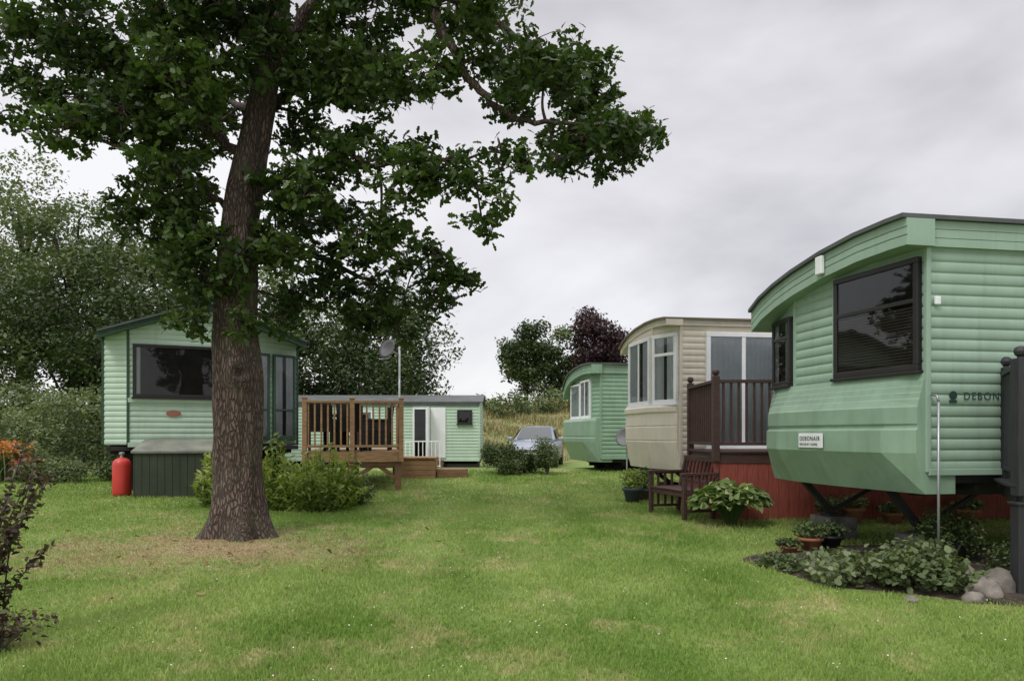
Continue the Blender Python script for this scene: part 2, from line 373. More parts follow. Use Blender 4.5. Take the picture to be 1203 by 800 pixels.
def caravan(org,ang,W,L,zf,pts,band,ovf,plan,nose,body,nosem,trim,roofm,bandm,sc0=.45,name='static_caravan',th=.04):
    root=empty(name,(org[0],org[1],0),ang)
    px=[p[0] for p in pts]; pz=[p[1] for p in pts]
    prof=lambda x: float(np.interp(x,px,pz))
    wl=MB(); cl=lambda x: prof(x)-.02
    siding(wl,(W,plan[-1][1]),(W,L),zf,prof(W)-.02)
    siding(wl,(W,L),(0,L),zf,5,cl); siding(wl,(0,L),(0,plan[0][1]),zf,prof(0)-.02)
    for i in range(len(plan)-1): siding(wl,plan[i],plan[i+1],zf,5,cl)
    wl.obj('walls',body,root,smooth=True)
    t=MB()
    for (x,y_) in list(plan)+[(W,L),(0,L)]:
        t.box(x-.022,x+.026,y_-.026,y_+.022,zf,prof(x)-.06)
    t.obox((W,plan[-1][1]),(W,L),.0,.03,zf-.03,zf+.03)
    t.obj('corner_trim',trim,root,bevel=.005)
    xs_=np.unique(np.concatenate([np.linspace(px[0],px[-1],31),px]))
    r=MB(); y0,y1=-ovf,L+.12
    secs=[]
    for x in xs_:
        z=prof(x); secs.append([(x,y0-.02,z),(x,y1,z),(x,y1,z+th),(x,y0-.02,z+th),(x,y0-.02,z)])
    loft(r,secs); r.obj('roof',roofm,root)
    b=MB(); secs=[]
    for x in xs_:
        z=prof(x)-.003; k=band; yy=y0+.025
        secs.append([(x,.0,z),(x,.0,z-k),(x,yy,z-k),(x,yy,z-k*.66),(x,yy+.012,z-k*.63),(x,yy,z-k*.6),(x,yy,z-k*.36),(x,yy+.012,z-k*.33),(x,yy,z-k*.3),(x,yy,z),(x,.0,z)])
    loft(b,secs)
    for xx,s in ((W,1),(0,-1)):
        zt=prof(xx+s*.05)-.004
        x0_,x1_=(xx+.004,xx+.055) if s>0 else (xx-.055,xx-.004)
        for q in range(3):
            b.box(x0_,x1_,.004,L,zt-band*(q+1)/3+.006,zt-band*q/3)
        b.box(x0_,x1_-.014 if s>0 else x1_,.006,L-.01,zt-band+.008,zt-.006)
    b.obj('fascia',bandm,root)
    if nose:
        nb=MB(); secs=[]
        pp=list(plan); x0n,x1n=pp[0][0],pp[-1][0]
        stn=[(x0n,sc0),(x0n+.3,1),(x1n-.3,1),(x1n,sc0)]
        py=lambda x: float(np.interp(x,[q[0] for q in pp],[q[1] for q in pp]))
        allx=sorted(set([s[0] for s in stn]+[q[0] for q in pp]))
        for x in allx:
            s=float(np.interp(x,[q[0] for q in stn],[q[1] for q in stn])); yb=py(x)
            secs.append([(x,yb-.004-o_*s,z_) if o_>0 else (x,.3,z_) for (o_,z_) in nose])
        loft(nb,secs); nb.obj('nose_panel',nosem,root,bevel=.006)
    c=MB(); zc=zf-.03
    c.box(.08,W-.05,.05,L-.05,zc-.08,zc); 
    for xx in (W*.22,W*.78): c.box(xx-.04,xx+.04,.3,L-.2,zc-.24,zc-.08)
    for yy in np.arange(.6,L,1.2): c.box(.1,W-.1,yy,yy+.06,zc-.16,zc-.08)
    c.obj('chassis',dark,root)
    return root,prof

def text(root,s,loc,rot,size,mat):
    cu=bpy.data.curves.new('lettering','FONT'); cu.body=s; cu.size=size; cu.extrude=.001; cu.align_x='LEFT'; cu.space_character=1.25
    o=bpy.data.objects.new('lettering',cu); sc.collection.objects.link(o); o.location=loc; o.rotation_euler=rot; o.parent=root; cu.materials.append(mat)
letm=paint('letter_green',(.02,.045,.035),.5,.1)

# ---- near right green caravan
W=2.75; xd=np.array([.17,-.985]); A=np.array([3.93,7.0]); org=A-W*xd; ang=math.atan2(xd[1],xd[0])
pts=[(-.1,3.20),(.15,3.32),(.5,3.42),(.9,3.50),(1.5,3.58),(2.1,3.62),(2.6,3.62),(2.85,3.61)]
nose=[(0,2.185),(.05,2.18),(.07,2.12),(.085,2.115),(.10,2.06),(.115,2.055),(.13,2.0),(.145,1.995),(.16,1.94),(.175,1.935),(.20,1.87),(.215,1.86),(.215,1.70),(.195,1.685),(.195,1.66),(.235,1.64),(.235,1.42),(.03,1.03),(0,1.03)]
plan=[(0,0),(.7,-.13),(W-1.25,-.13),(W,0)]
c1,pf1=caravan(org,ang,W,9,1.24,pts,.25,.32,plan,nose,g1,g1d,g1,roofg,g1,.5)
window(c1,plan[2],plan[3],.05,1.21,2.21,3.29,black,glassd,'blind',trans=(2.88,),fw=.055)
window(c1,plan[0],plan[1],.06,.66,2.21,3.04,black,glassd,'curtain',trans=(2.8,))
m=MB(); m.box(1.45,1.57,-.35,-.305,3.36,3.56); m.obj('roof_vent',white,c1,bevel=.01)
m=MB(); m.box(1.18,1.64,-.385,-.369,1.45,1.61); m.obj('name_plate',white,c1,bevel=.004)
text(c1,'DEBONAIR',(1.21,-.389,1.53),(math.radians(90),0,0),.068,letm)
text(c1,'HOLIDAY HOME',(1.21,-.389,1.475),(math.radians(90),0,0),.04,letm)
text(c1,'DEBONAIR',(W+.022,.37,1.93),(math.radians(90),0,math.radians(90)),.10,letm)
m=MB(); m.tube([(W+.016,.26,1.97),(W+.024,.26,1.97)],.04,16); m.box(W+.016,W+.022,.22,.30,1.90,1.925); m.obj('emblem',letm,c1)
m=MB(); m.box(W+.02,W+.05,.05,.11,2.82,2.90); m.obj('side_light',white,c1,bevel=.01)
jk=MB(); cb=MB()
for (lx,ly) in ((.55,.35),(2.0,.45)):
    gx=org+xd*lx+np.array([-xd[1],xd[0]])*(ly+.1); zg=g(*gx)
    jk.beam((lx,ly-.35,1.1),(lx,ly+.1,zg+.3),.07); jk.beam((lx,ly+.9,1.05),(lx,ly+.12,zg+.34),.04)
    jk.box(lx-.1,lx+.1,ly,ly+.2,zg+.27,zg+.3)
    cb.box(lx-.22,lx+.22,ly-.1,ly+.3,zg-.05,zg+.12); cb.box(lx-.2,lx+.24,ly-.08,ly+.29,zg+.125,zg+.27)
jk.obj('corner_jacks',dark,c1); cb.obj('support_blocks',conc,c1,bevel=.012)
wp=MB(); wp.tube([(W+.12,.02,g(3.95,6.9)-.02),(W+.12,.02,1.9)],.012,8); wp.tube([(W+.12,.02,1.9),(W+.10,.02,1.96),(W+.03,.02,1.97)],.011,8); wp.obj('drain_pipe',steel,c1,True)

# ---- cream caravan
W=2.35; xd=np.array([.15,-.989]); A=np.array([2.81,12.3]); org=A-W*xd; ang=math.atan2(xd[1],xd[0])
pts=[(-.1,3.27),(.1,3.36),(.4,3.45),(.9,3.52),(1.5,3.55),(2.0,3.54),(2.45,3.5)]
plan=[(0,0),(.5,-.26),(W-.62,-.26),(W,0)]
nose=[(0,2.09),(.10,2.09),(.13,2.06),(.13,1.98),(.10,1.96),(.115,1.75),(.10,1.74),(.115,1.72),(.11,1.5),(.095,1.49),(.11,1.47),(.04,1.12),(.01,1.0),(0,1.0)]
c2,pf=caravan(org,ang,W,9,1.12,pts,.10,.32,plan,nose,cream,cream,cream,creamt,cream,.6,th=.03)
window(c2,plan[2],plan[3],.04,.63,2.12,3.30,white,glass,'curtain',fw=.065,trans=(2.95,),cover=.42)
window(c2,plan[1],plan[2],.04,1.19,2.12,3.30,white,glass,'curtain',mull=(.61,),fw=.065,cover=.36)
window(c2,plan[0],plan[1],.03,.53,2.12,3.2,white,glass,'net',fw=.05)
window(c2,(W,0),(W,9),.42,1.75,1.38,3.3,white,glass,'net',mull=(1.08,),fw=.075)
window(c2,(W,0),(W,9),3.0,4.2,2.1,3.1,white,glass,'curtain',mull=(3.6,),fw=.06)
jk=MB()
for lx in (.5,1.8):
    zg=.48; jk.beam((lx,.0,1.05),(lx,.5,zg+.2),.07); jk.box(lx-.15,lx+.15,.35,.65,zg-.1,zg+.2)
jk.obj('corner_jacks',dark,c2)

# ---- middle green caravan
W=2.7; xd=np.array([.17,-.985]); A=np.array([2.22,18.5]); org=A-W*xd; ang=math.atan2(xd[1],xd[0])
pts=[(-.12,2.82),(.05,3.0),(.3,3.15),(.7,3.27),(1.3,3.34),(2.0,3.37),(2.82,3.34)]
nose=[(0,2.02),(.2,2.0),(.26,1.93),(.26,1.55),(.24,1.53),(.27,1.5),(.26,1.4),(.05,.9),(0,.9)]
c3,pf=caravan(org,ang,W,9,1.0,pts,.22,.30,[(0,0),(.35,-.12),(W-.35,-.12),(W,0)],nose,g3,g1d,g3,roofg,g3,.5)
window(c3,(.35,-.12),(W-.35,-.12),.04,1.0,2.03,2.95,white,glass,'net',fw=.05)
window(c3,(.35,-.12),(W-.35,-.12),1.05,1.96,2.03,3.0,white,glass,'curtain',mull=(1.5,),fw=.05,cover=.4)
window(c3,(W,0),(W,9),.75,1.4,1.9,2.85,white,glass,'net',fw=.05)
jk=MB()
for lx in (.5,2.1):
    jk.beam((lx,-.05,1.0),(lx,.6,.72),.06); jk.box(lx-.15,lx+.15,.5,.75,.55,.8)
jk.obj('corner_jacks',dark,c3)
ds=MB(); ds.lathe((0,0,0),[(0.01,0),(.12,.01),(.2,.045),(.24,.07),(.245,.075),(.2,.055),(.12,.02),(.01,.012)],20)
o=ds.obj('satellite_dish',paint('dish_grey',(.13,.135,.14),.5,.1),None,True); o.location=(2.72,17.6,1.52); o.rotation_euler=(math.radians(70),0,math.radians(-35))
ds=MB(); ds.tube([(0,.03,0),(0,.03,-.25),(0,.03,-.95)],.018,8); 
o2=ds.obj('dish_arm',steel); o2.location=(0,0,0); o2.parent=o; o2.rotation_euler=(math.radians(-70),0,0)

# ---- left pale green caravan
xd=np.array([.9,.437]); xd/=np.hypot(*xd); W=3.6; org=np.array([-7.59,13.7]); ang=math.atan2(xd[1],xd[0])
pts=[(-.08,3.47),(1.8,4.14),(3.68,3.47)]
plan=[(0,.25),(.42,0),(2.45,0),(3.6,.5)]
c4,pf4=caravan(org,ang,W,9,1.40,pts,.10,.22,plan,None,gl_,gl_,gtrim,roofg,gtrim)
window(c4,plan[1],plan[2],.08,1.75,2.3,3.3,black,glass,'dark',fw=.06)
window(c4,plan[2],plan[3],.08,.58,1.52,3.25,gtrim,glass,'curtain',fw=.05,trans=(2.1,),cover=.4)
window(c4,plan[2],plan[3],.66,1.18,1.52,3.25,gtrim,glass,'curtain',fw=.05,trans=(2.1,),cover=.4)
m=MB(); m.obox(plan[1],plan[2],.012,.05,2.2,2.28,0,2.03); m.obox(plan[1],plan[2],.012,.06,1.36,1.44,0,2.03); m.obj('sill_trim',gl_,c4)
m=MB(); m.tube([(0,-.02,0),(0,-.035,0)],.1,20); ob=m.obj('badge',paint('badge_red',(.3,.12,.08),.5,.1),c4); ob.scale=(1.3,1,.6); ob.location=(1.2,0,2.0)
sk=MB(); sk.box(.3,3.3,.6,.66,.3,1.38); sk.obj('underside_shade_panel',dark,c4)  # near-black sheet set in to paint the shade under the floor

root=empty('storage_box',(-6.72,13.12,0),ang*.35); z0=g(-6.1,13.2)
m=MB(); 
for i in range(10): m.box(.02+i*.128,.02+i*.128+.124,0,.03,z0,z0+.78)
m.box(.02,1.3,.031,.7,z0,z0+.78); m.box(0,.02,-.004,.7,z0,z0+.8); m.box(1.302,1.32,-.004,.7,z0,z0+.8); m.obj('box_body',paint('box_green',(.038,.048,.028),.7,.2),root,bevel=.004)
m=MB(); m.hexa([(-.03,-.04,z0+.79),(1.35,-.04,z0+.79),(1.35,.74,z0+1.0),(-.03,.74,z0+1.0)],[(-.03,-.04,z0+.83),(1.35,-.04,z0+.83),(1.35,.74,z0+1.04),(-.03,.74,z0+1.04)])
m.obj('box_lid',paint('lid_grey',(.20,.21,.17),.8,.25),root,bevel=.005)
m=MB(); m.hexa([(0,0,z0+.78),(1.32,0,z0+.78),(1.32,.7,z0+.78),(0,.7,z0+.78)],[(0,0,z0+.795),(1.32,0,z0+.795),(1.32,.7,z0+.97),(0,.7,z0+.97)]); m.obj('box_upper',roofg,root)
root=empty('gas_bottle',(-7.12,13.5,g(-7.12,13.5)))
m=MB(); m.lathe((0,0,0),[(.13,0),(.155,.03),(.16,.06),(.16,.55),(.15,.62),(.11,.67),(.05,.695),(.04,.70)],24); m.obj('cylinder_body',paint('gas_red',(.6,.05,.04),.4,.12),root,True)
m=MB(); m.lathe((0,0,0),[(.03,.69),(.03,.75),(.05,.76),(.05,.79),(.02,.80)],12); m.obj('valve',steel,root)

# ---- distant green caravan
W=2.7; org=np.array([-9.1,25+W]); ang=-math.pi/2
pts=[(-.06,2.66),(1.35,2.95),(2.76,2.66)]
c5,pf=caravan(org,ang,W,8.0,.72,pts,.10,.1,[(0,0),(W,0)],None,gl_,gl_,gl_,roofg,roofg)
window(c5,(W,0),(W,8),7.25,7.75,1.95,2.42,black,glassd,'none',fw=.05)
window(c5,(W,0),(W,8),5.75,6.25,.8,2.5,white,glassd,'none',fw=.06)
window(c5,(W,0),(W,8),3.2,4.4,1.6,2.4,white,glass,'curtain',fw=.06)
m=MB(); m.box(W+.05,W+.55,6.3,6.34,.8,2.5); m.obj('open_door',white,c5,bevel=.01)
m=MB(); m.obox((W,0),(W,8),.012,.05,.8,2.5,6.36,6.86); m.obj('door',white,c5,bevel=.01)
m=MB(); m.box(.05,W-.05,.05,7.9,.3,.7); m.obj('skirt',dark,c5)
root=empty('entrance_steps',(-3.5,24.2,0)); m=MB(); zb=g(-3.5,24.2)
for i in range(2): m.box(.1,1.2,.1+.3*i,.75,zb-.05+i*.16,zb+.15+i*.16)
m.obj('treads',tand,root)
m=MB()
for i in range(9): m.box(i*.14,i*.14+.025,.05,.075,zb,zb+.95)
m.box(-.02,1.16,.045,.08,zb+.93,zb+.97); m.box(-.02,1.16,.045,.08,zb+.12,zb+.15); m.obj('handrail',white,root)

# ------------------------------------------------------------------ decks
def rail(mb,p0,p1,zb,zt,sp=.11,bw=.032,post=.09):
    p0=np.array(p0,float);p1=np.array(p1,float); L=np.hypot(*(p1-p0)); h=bw/2
    mb.obox(p0,p1,-.045,.045,zt-.045,zt,post/2,L-post/2); mb.obox(p0,p1,-.03,.03,zb+.08,zb+.125,post/2,L-post/2)
    t=post/2+sp*.6
    while t<L-post/2-.02: mb.obox(p0,p1,-h,h,zb+.125,zt-.045,t-h,t+h); t+=sp
def postf(mb,p,z0,z1,w=.09,ball=False):
    mb.box(p[0]-w/2,p[0]+w/2,p[1]-w/2,p[1]+w/2,z0,z1)
    if ball: mb.lathe((p[0],p[1],z1),[(.03,0),(.025,.015),(.045,.03),(.055,.06),(.045,.09),(.02,.105)],14)
    else: mb.box(p[0]-w*.65,p[0]+w*.65,p[1]-w*.65,p[1]+w*.65,z1,z1+.025)
root=empty('raised_deck')
xl,xr,yf,yb=2.92,8.2,10.6,12.2; zt=1.36
m=MB()
y_=yf-.03
while y_<yb: m.box(xl-.04,xr,y_,y_+.11,zt-.03,zt); y_+=.118
m.box(xl,xr,yf,yf+.04,zt-.17,zt-.032); m.box(xl,xl+.04,yf+.042,yb,zt-.17,zt-.032); m.obj('deck_boards',brw,root,bevel=.004)
m=MB(); x_=xl+.02
while x_<xr: m.box(x_,x_+.146,yf+.02,yf+.04,g(x_,yf)-.05,zt-.172); x_+=.149
y_=yf+.05
while y_<yb+.2: m.box(xl+.02,xl+.04,y_,y_+.146,g(xl,y_)-.05,zt-.172); y_+=.149
m.obj('skirt_boards',redw,root,bevel=.003)
m=MB(); rail(m,(xl,yb-.1),(xl,yf),zt,2.38); rail(m,(xl,yf),(xl+1.7,yf),zt,2.38); rail(m,(xl+1.7,yf),(xl+3.4,yf),zt,2.38)
for p in ((xl,yb-.1),(xl,yf),(xl+1.7,yf),(xl+3.4,yf)): postf(m,p,zt-.15,2.43,.095,True)
m.obj('balustrade',brw,root,bevel=.004)
root=empty('raised_deck'); zt=1.18; pB=np.array([4.76,7.13]); pF=np.array([4.30,6.25])
m=MB(); y_=6.22
while y_<7.1:
    xs0=float(np.interp(y_,[pF[1],pB[1]],[pF[0],pB[0]]))-.06; m.box(xs0,8,y_,y_+.12,zt-.028,zt); y_+=.127
m.box(4.3,8,6.235,6.275,zt-.17,zt-.03); m.obox(pB,pF,-.01,.03,zt-.17,zt-.03,.0,.9); m.obj('deck_boards',chw,root,bevel=.004)
m=MB(); rail(m,pB,pF,zt,2.2,.13,.05); rail(m,pF,(6.2,6.25),zt,2.2,.13,.05)
for p in (tuple(pF),(6.2,6.25),tuple(pB)): postf(m,p,zt-.1,2.24,.11,True)
postf(m,tuple(pF),g(*pF)-.05,zt-.175,.11); postf(m,(6.2,6.25),g(6.2,6.25)-.05,zt-.175,.11)
m.obj('balustrade',chw,root,bevel=.005)
da=math.radians(10); root=empty('raised_deck',(-3.95,13.9,0),da); dw,dd=1.85,3.2; zt=1.27
m=MB(); y_=0
while y_<dd: m.box(-.02,dw+.02,y_,y_+.12,zt-.03,zt); y_+=.127
m.box(0,dw,.0,.045,zt-.2,zt-.032); m.box(dw-.045,dw,.047,dd,zt-.2,zt-.032); m.box(0,.045,.047,dd,zt-.2,zt-.032)
m.obj('deck_boards',tan,root,bevel=.004)
m=MB(); rail(m,(0,0),(dw,0),zt,2.24,.12,.034); rail(m,(dw,0),(dw,dd),zt,2.24,.12,.034)
for p in ((0.05,0.0),(dw*.5,0.0),(dw,0.0),(dw,dd*.5),(dw,dd)): postf(m,p,zt-.2,2.27,.085)
m.obj('balustrade',tan,root,bevel=.004)
m=MB()
for p in ((.9,.1),(dw-.06,.1),(dw-.06,dd*.5),(dw-.06,dd-.1),(.9,dd-.1)): m.box(p[0]-.06,p[0]+.06,p[1]-.05,p[1]+.05,.4,zt-.21)
m.beam((.96,.1,.75),(1.4,.1,zt-.22),.05,.08); m.beam((dw-.1,.1,.75),(dw-.5,.1,zt-.22),.05,.08); m.box(.8,dw,.06,.1,zt-.3,zt-.203)
m.obj('deck_legs',tand,root,bevel=.004)
root=empty('wooden_step',(-2.62,16.9,0),.05); z0=g(-2.2,17); m=MB()
for i in range(4): m.box(0,.85,0,.03,z0-.04+i*.115,z0+.07+i*.115)
m.box(-.02,.87,.032,.9,z0,z0+.44); m.box(-.03,.88,-.03,.93,z0+.442,z0+.48); m.obj('step_box',tan,root,bevel=.004)
m=MB()
for i in range(3): m.box(.9,1.6,.1,.13,z0-.1+i*.1,z0-.005+i*.1)
m.box(.9,1.6,.14,.9,z0-.1,z0+.2); m.obj('lower_step',tand,root,bevel=.004)
rat=paint('rattan',(.022,.018,.016),.7,.2,bump=.6,bscale=120)
def chair(loc,rot,zt):
    r=empty('rattan_chair',(loc[0],loc[1],zt),rot); m=MB()
    for sx in (-.24,.24):
        for sy in (-.22,.22): m.box(sx-.025,sx+.025,sy-.025,sy+.025,0,.62 if sy<0 else .88)
        m.box(sx-.03,sx+.03,-.25,.2,.6,.64)
        m.box(sx-.012,sx+.012,-.2,.2,.1,.6)
    m.box(-.26,.26,-.25,.24,.38,.44); m.hexa([(-.25,.2,.44),(.25,.2,.44),(.25,.24,.44),(-.25,.24,.44)],[(-.25,.26,.92),(.25,.26,.92),(.25,.3,.92),(-.25,.3,.92)])
    m.obj('chair_frame',rat,r,bevel=.008)
def dl(x,y): return (-3.95+x*math.cos(da)-y*math.sin(da),13.9+x*math.sin(da)+y*math.cos(da))
root=empty('rattan_table',(*dl(.75,1.0),1.27),da); m=MB(); m.box(-.45,.45,-.4,.4,.68,.73)
for sx in (-.38,.38):
    for sy in (-.33,.33): m.box(sx-.03,sx+.03,sy-.03,sy+.03,0,.679)
m.obj('table_frame',rat,root,bevel=.008)
chair(dl(.3,.42),math.pi+.1,1.27); chair(dl(.95,.42),math.pi-.2,1.27); chair(dl(.75,1.7),0,1.27); chair(dl(1.42,1.1),-1.5,1.27)
root=empty('satellite_dish',(-2.74,18.0,g(-2.74,18))); m=MB(); m.tube([(0,0,-.1),(0,0,3.1)],.026,10); m.tube([(0,0,2.9),(-.12,-.08,2.95),(-.2,-.16,3.0)],.016,8)
m.tube([(-.2,-.18,2.8),(-.42,-.4,2.75)],.012,6); m.obj('mast',steel,root,True)
m=MB(); m.lathe((0,0,0),[(0.01,0),(.1,.01),(.18,.04),(.24,.075),(.245,.08),(.18,.05),(.1,.02),(.01,.012)],22)
o=m.obj('dish',paint('dish_dark',(.07,.07,.075),.5,.1),root,True); o.location=(-.22,-.2,3.0); o.rotation_euler=(math.radians(62),math.radians(35),math.radians(-50))
# garden bench
root=empty('garden_bench',(2.52,11.0,g(2.5,11)),math.radians(-72)); m=MB()
for sx in (-.48,.48):
    m.box(sx-.03,sx+.03,-.27,-.21,0,.62); m.beam((sx,.22,0),(sx,.27,.42),.06); m.beam((sx,.27,.40),(sx,.38,.88),.06,.05); m.box(sx-.035,sx+.035,-.3,.3,.62,.66); m.box(sx-.02,sx+.02,-.21,.23,.33,.39); m.box(sx-.02,sx+.02,-.21,.23,.1,.14)
    for yy in (-.12,0,.12): m.box(sx-.012,sx+.012,yy-.02,yy+.02,.14,.62)
for i in range(5): m.box(-.5,.5,-.27+i*.1,-.19+i*.1,.395,.42)
m.box(-.45,.45,-.25,-.22,.32,.39)
m.beam((-.45,.37,.84),(.45,.37,.84),.04,.09); m.beam((-.45,.29,.5),(.45,.29,.5),.03,.05)
for i in range(9): m.beam((-.4+i*.1,.29,.5),(-.4+i*.1,.365,.82),.035,.015)
m.obj('bench_frame',brw,root,bevel=.006)

# ------------------------------------------------------------------ car
root=empty('parked_car',(.95,28.0,g(.85,28)+.04),math.radians(-8))
carp=paint('car_silver',(.28,.31,.37),.3,.04,spec=.5,metal=.2)
st=[(-2.0,.55,.32,.55),(-1.93,.72,.26,.66),(-1.75,.82,.24,.74),(-1.2,.86,.24,.88),(-.85,.87,.22,.95),(0,.88,.22,.97),(1.0,.88,.22,.99),(1.7,.85,.24,1.0),(1.95,.78,.3,.98),(2.02,.68,.36,.8)]
m=MB(); secs=[]
for (y_,hw,zb_,zt_) in st:
    h_=zt_-zb_
    secs.append([(-hw*.9,y_,zb_),(-hw,y_,zb_+.1),(-hw,y_,zb_+h_*.6),(-hw*.95,y_,zt_-.06),(-hw*.78,y_,zt_),(0,y_,zt_+.03),(hw*.78,y_,zt_),(hw*.95,y_,zt_-.06),(hw,y_,zb_+h_*.6),(hw,y_,zb_+.1),(hw*.9,y_,zb_),(0,y_,zb_),(-hw*.9,y_,zb_)])
loft(m,secs); m.obj('body',carp,root,True)
m=MB(); gh=[(-.95,.74,.95,.96),(-.6,.73,.95,1.17),(-.2,.70,.95,1.37),(.1,.66,.95,1.45),(.8,.66,.95,1.47),(1.4,.64,.95,1.42),(1.7,.66,.95,1.22),(1.92,.7,.95,1.0)]
secs=[]
for (y_,hw,zb_,zt_) in gh:
    t=(zt_-.95)/.5; tw=.74+(.56-.74)*t
    secs.append([(-.78,y_,.95),(-tw-.02,y_,max(.955,zt_-.05)),(-tw*.85,y_,zt_),(0,y_,zt_+.015),(tw*.85,y_,zt_),(tw+.02,y_,max(.955,zt_-.05)),(.78,y_,.95),(-.78,y_,.95)])
loft(m,secs); m.obj('cabin',carp,root,True)
gd=paint('car_glass',(.03,.035,.04),.12,.05,spec=.5)
m=MB(); m.add([(-.66,-.95,1.0),(.66,-.95,1.0),(.53,-.15,1.44),(-.53,-.15,1.44)],[(0,1,2,3)])
for s in (-1,1): m.add([(s*.81,-.55,.98),(s*.81,1.5,1.0),(s*.655,1.3,1.36),(s*.655,.0,1.38)],[(0,1,2,3)])
m.obj('windows',gd,root)
m=MB(); 
for s in (-1,1): m.hexa([(s*.5,-1.96,.55),(s*.76,-1.86,.56),(s*.8,-1.7,.56),(s*.5,-1.8,.55)],[(s*.5,-1.92,.7),(s*.76,-1.82,.74),(s*.8,-1.62,.78),(s*.5,-1.76,.74)])
m.obj('headlights',white,root); m=MB(); m.box(-.45,.45,-2.03,-1.95,.5,.62); m.box(-.6,.6,-2.01,-1.9,.3,.42); m.obj('grille',black,root)
m=MB(); m.box(-.26,.26,-2.045,-2.02,.42,.52); m.obj('number_plate',white,root)
m=MB(); [m.box(s*.95-.1,s*.95+.1,-.6,-.5,.93,1.06) for s in (-1,1)]; m.obj('mirrors',carp,root,bevel=.03)
m=MB()
for s in (-1,1):
    for y_ in (-1.25,1.25): m.tube([(s*.72,y_,.29),(s*.89,y_,.29)],.31,24)
m.obj('wheels',black,root,bevel=.02)

# ------------------------------------------------------------------ oak
S=.01064
def T(sx,sy,dy=0): return np.array([TX+(sx-283)*S,TY+dy,EYE+(510-sy)*S])
oak=empty('oak_tree')
barkm,nt,out=nmat('oak_bark'); p=N(nt,'ShaderNodeBsdfPrincipled'); nt.links.new(p.outputs[0],out.inputs[0]); geo=N(nt,'ShaderNodeNewGeometry')
mp=N(nt,'ShaderNodeMapping'); mp.inputs['Scale'].default_value=(1,1,.24); nt.links.new(geo.outputs['Position'],mp.inputs[0])
vo=N(nt,'ShaderNodeTexVoronoi',feature='DISTANCE_TO_EDGE'); vo.inputs['Scale'].default_value=30
nd=N(nt,'ShaderNodeVectorMath',operation='ADD'); nn=N(nt,'ShaderNodeTexNoise'); nn.inputs['Scale'].default_value=9; nn.inputs['Detail'].default_value=3; nt.links.new(mp.outputs[0],nn.inputs['Vector'])
ns=N(nt,'ShaderNodeVectorMath',operation='SCALE'); nt.links.new(nn.outputs['Color'],ns.inputs[0]); ns.inputs['Scale'].default_value=.12
nt.links.new(mp.outputs[0],nd.inputs[0]); nt.links.new(ns.outputs[0],nd.inputs[1]); nt.links.new(nd.outputs[0],vo.inputs['Vector'])
f=ramp(nt,vo.outputs['Distance'],0,.25)
c=mixc(nt,f,(.045,.031,.025),(.175,.125,.098)); c=mixc(nt,ramp(nt,noise(nt,3,3,geo.outputs['Position']),.5,.75),c,(.105,.098,.062)); c=mixc(nt,ramp(nt,noise(nt,1.4,3,geo.outputs['Position']),.35,.65),c,(.68,.62,.62),'MULTIPLY')
nt.links.new(c,p.inputs['Base Color']); p.inputs['Roughness'].default_value=.9; bp=N(nt,'ShaderNodeBump'); bp.inputs['Strength'].default_value=.9; bp.inputs['Distance'].default_value=.025
nt.links.new(f,bp.inputs['Height']); nt.links.new(bp.outputs[0],p.inputs['Normal'])
cl=[(284,640,0,.46),(283,625,0,.39),(282,605,0,.335),(281,580,0,.305),(280,520,0,.29),(279,450,0,.285),(276,390,0,.265),(276,330,.02,.25),(282,250,.05,.225),(291,180,.1,.195),(303,110,.15,.165),(316,40,.2,.14),(326,-40,.2,.12),(335,-140,.15,.11),(345,-260,.1,.09),(350,-400,0,.05),(352,-520,0,.02)]
cz=np.array([T(a,b,d) for a,b,d,_ in cl]); cr_=np.array([q[3] for q in cl])
kk=np.linspace(0,len(cl)-1,240); idx=np.arange(len(cl))
ctr=np.stack([np.interp(kk,idx,cz[:,i]) for i in range(3)],1); rad=np.interp(kk,idx,cr_)
ker=np.ones(9)/9
for i in range(2):
    pad=np.pad(ctr[:,i],4,mode='edge'); ctr[:,i]=np.convolve(pad,ker,'valid')
from mathutils import noise as mn
vs=[];fs=[];SG=72
for i in range(len(ctr)):
    hgt=ctr[i][2]-.3
    for k in range(SG):
        t=2*math.pi*k/SG; r=rad[i]
        fl=math.exp(-max(hgt,0)/.22)*(.10*math.cos(5*t+.6)+.06*math.cos(3*t+2))
        q=Vector((math.cos(t)*2.2,math.sin(t)*2.2,ctr[i][2]*1.1)); r+= .035*mn.noise(q)+fl
        q=Vector((math.cos(t)*7,math.sin(t)*7,ctr[i][2]*2.2)); r+=.016*mn.noise(q)*min(1,rad[i]/.2)
        q=Vector((math.cos(t)*15,math.sin(t)*15,ctr[i][2]*3.5)); r+=.009*mn.noise(q)*min(1,rad[i]/.2)
        dk=((t-5.15+math.pi)%(2*math.pi)-math.pi)*.3; dz=(ctr[i][2]-2.35); e_=math.sqrt(dk*dk+dz*dz)
        r+=.055*math.exp(-((e_-.10)/.05)**2)-.045*math.exp(-(e_/.06)**2)
        r=max(r,.008)
        vs.append((ctr[i][0]+r*math.cos(t),ctr[i][1]+r*math.sin(t),ctr[i][2]-(.1 if i==0 else 0)))
for i in range(len(ctr)-1):
    for k in range(SG):
        k2=(k+1)%SG; fs.append((i*SG+k,i*SG+k2,(i+1)*SG+k2,(i+1)*SG+k))
mkobj('trunk',vs,fs,barkm,oak,True)
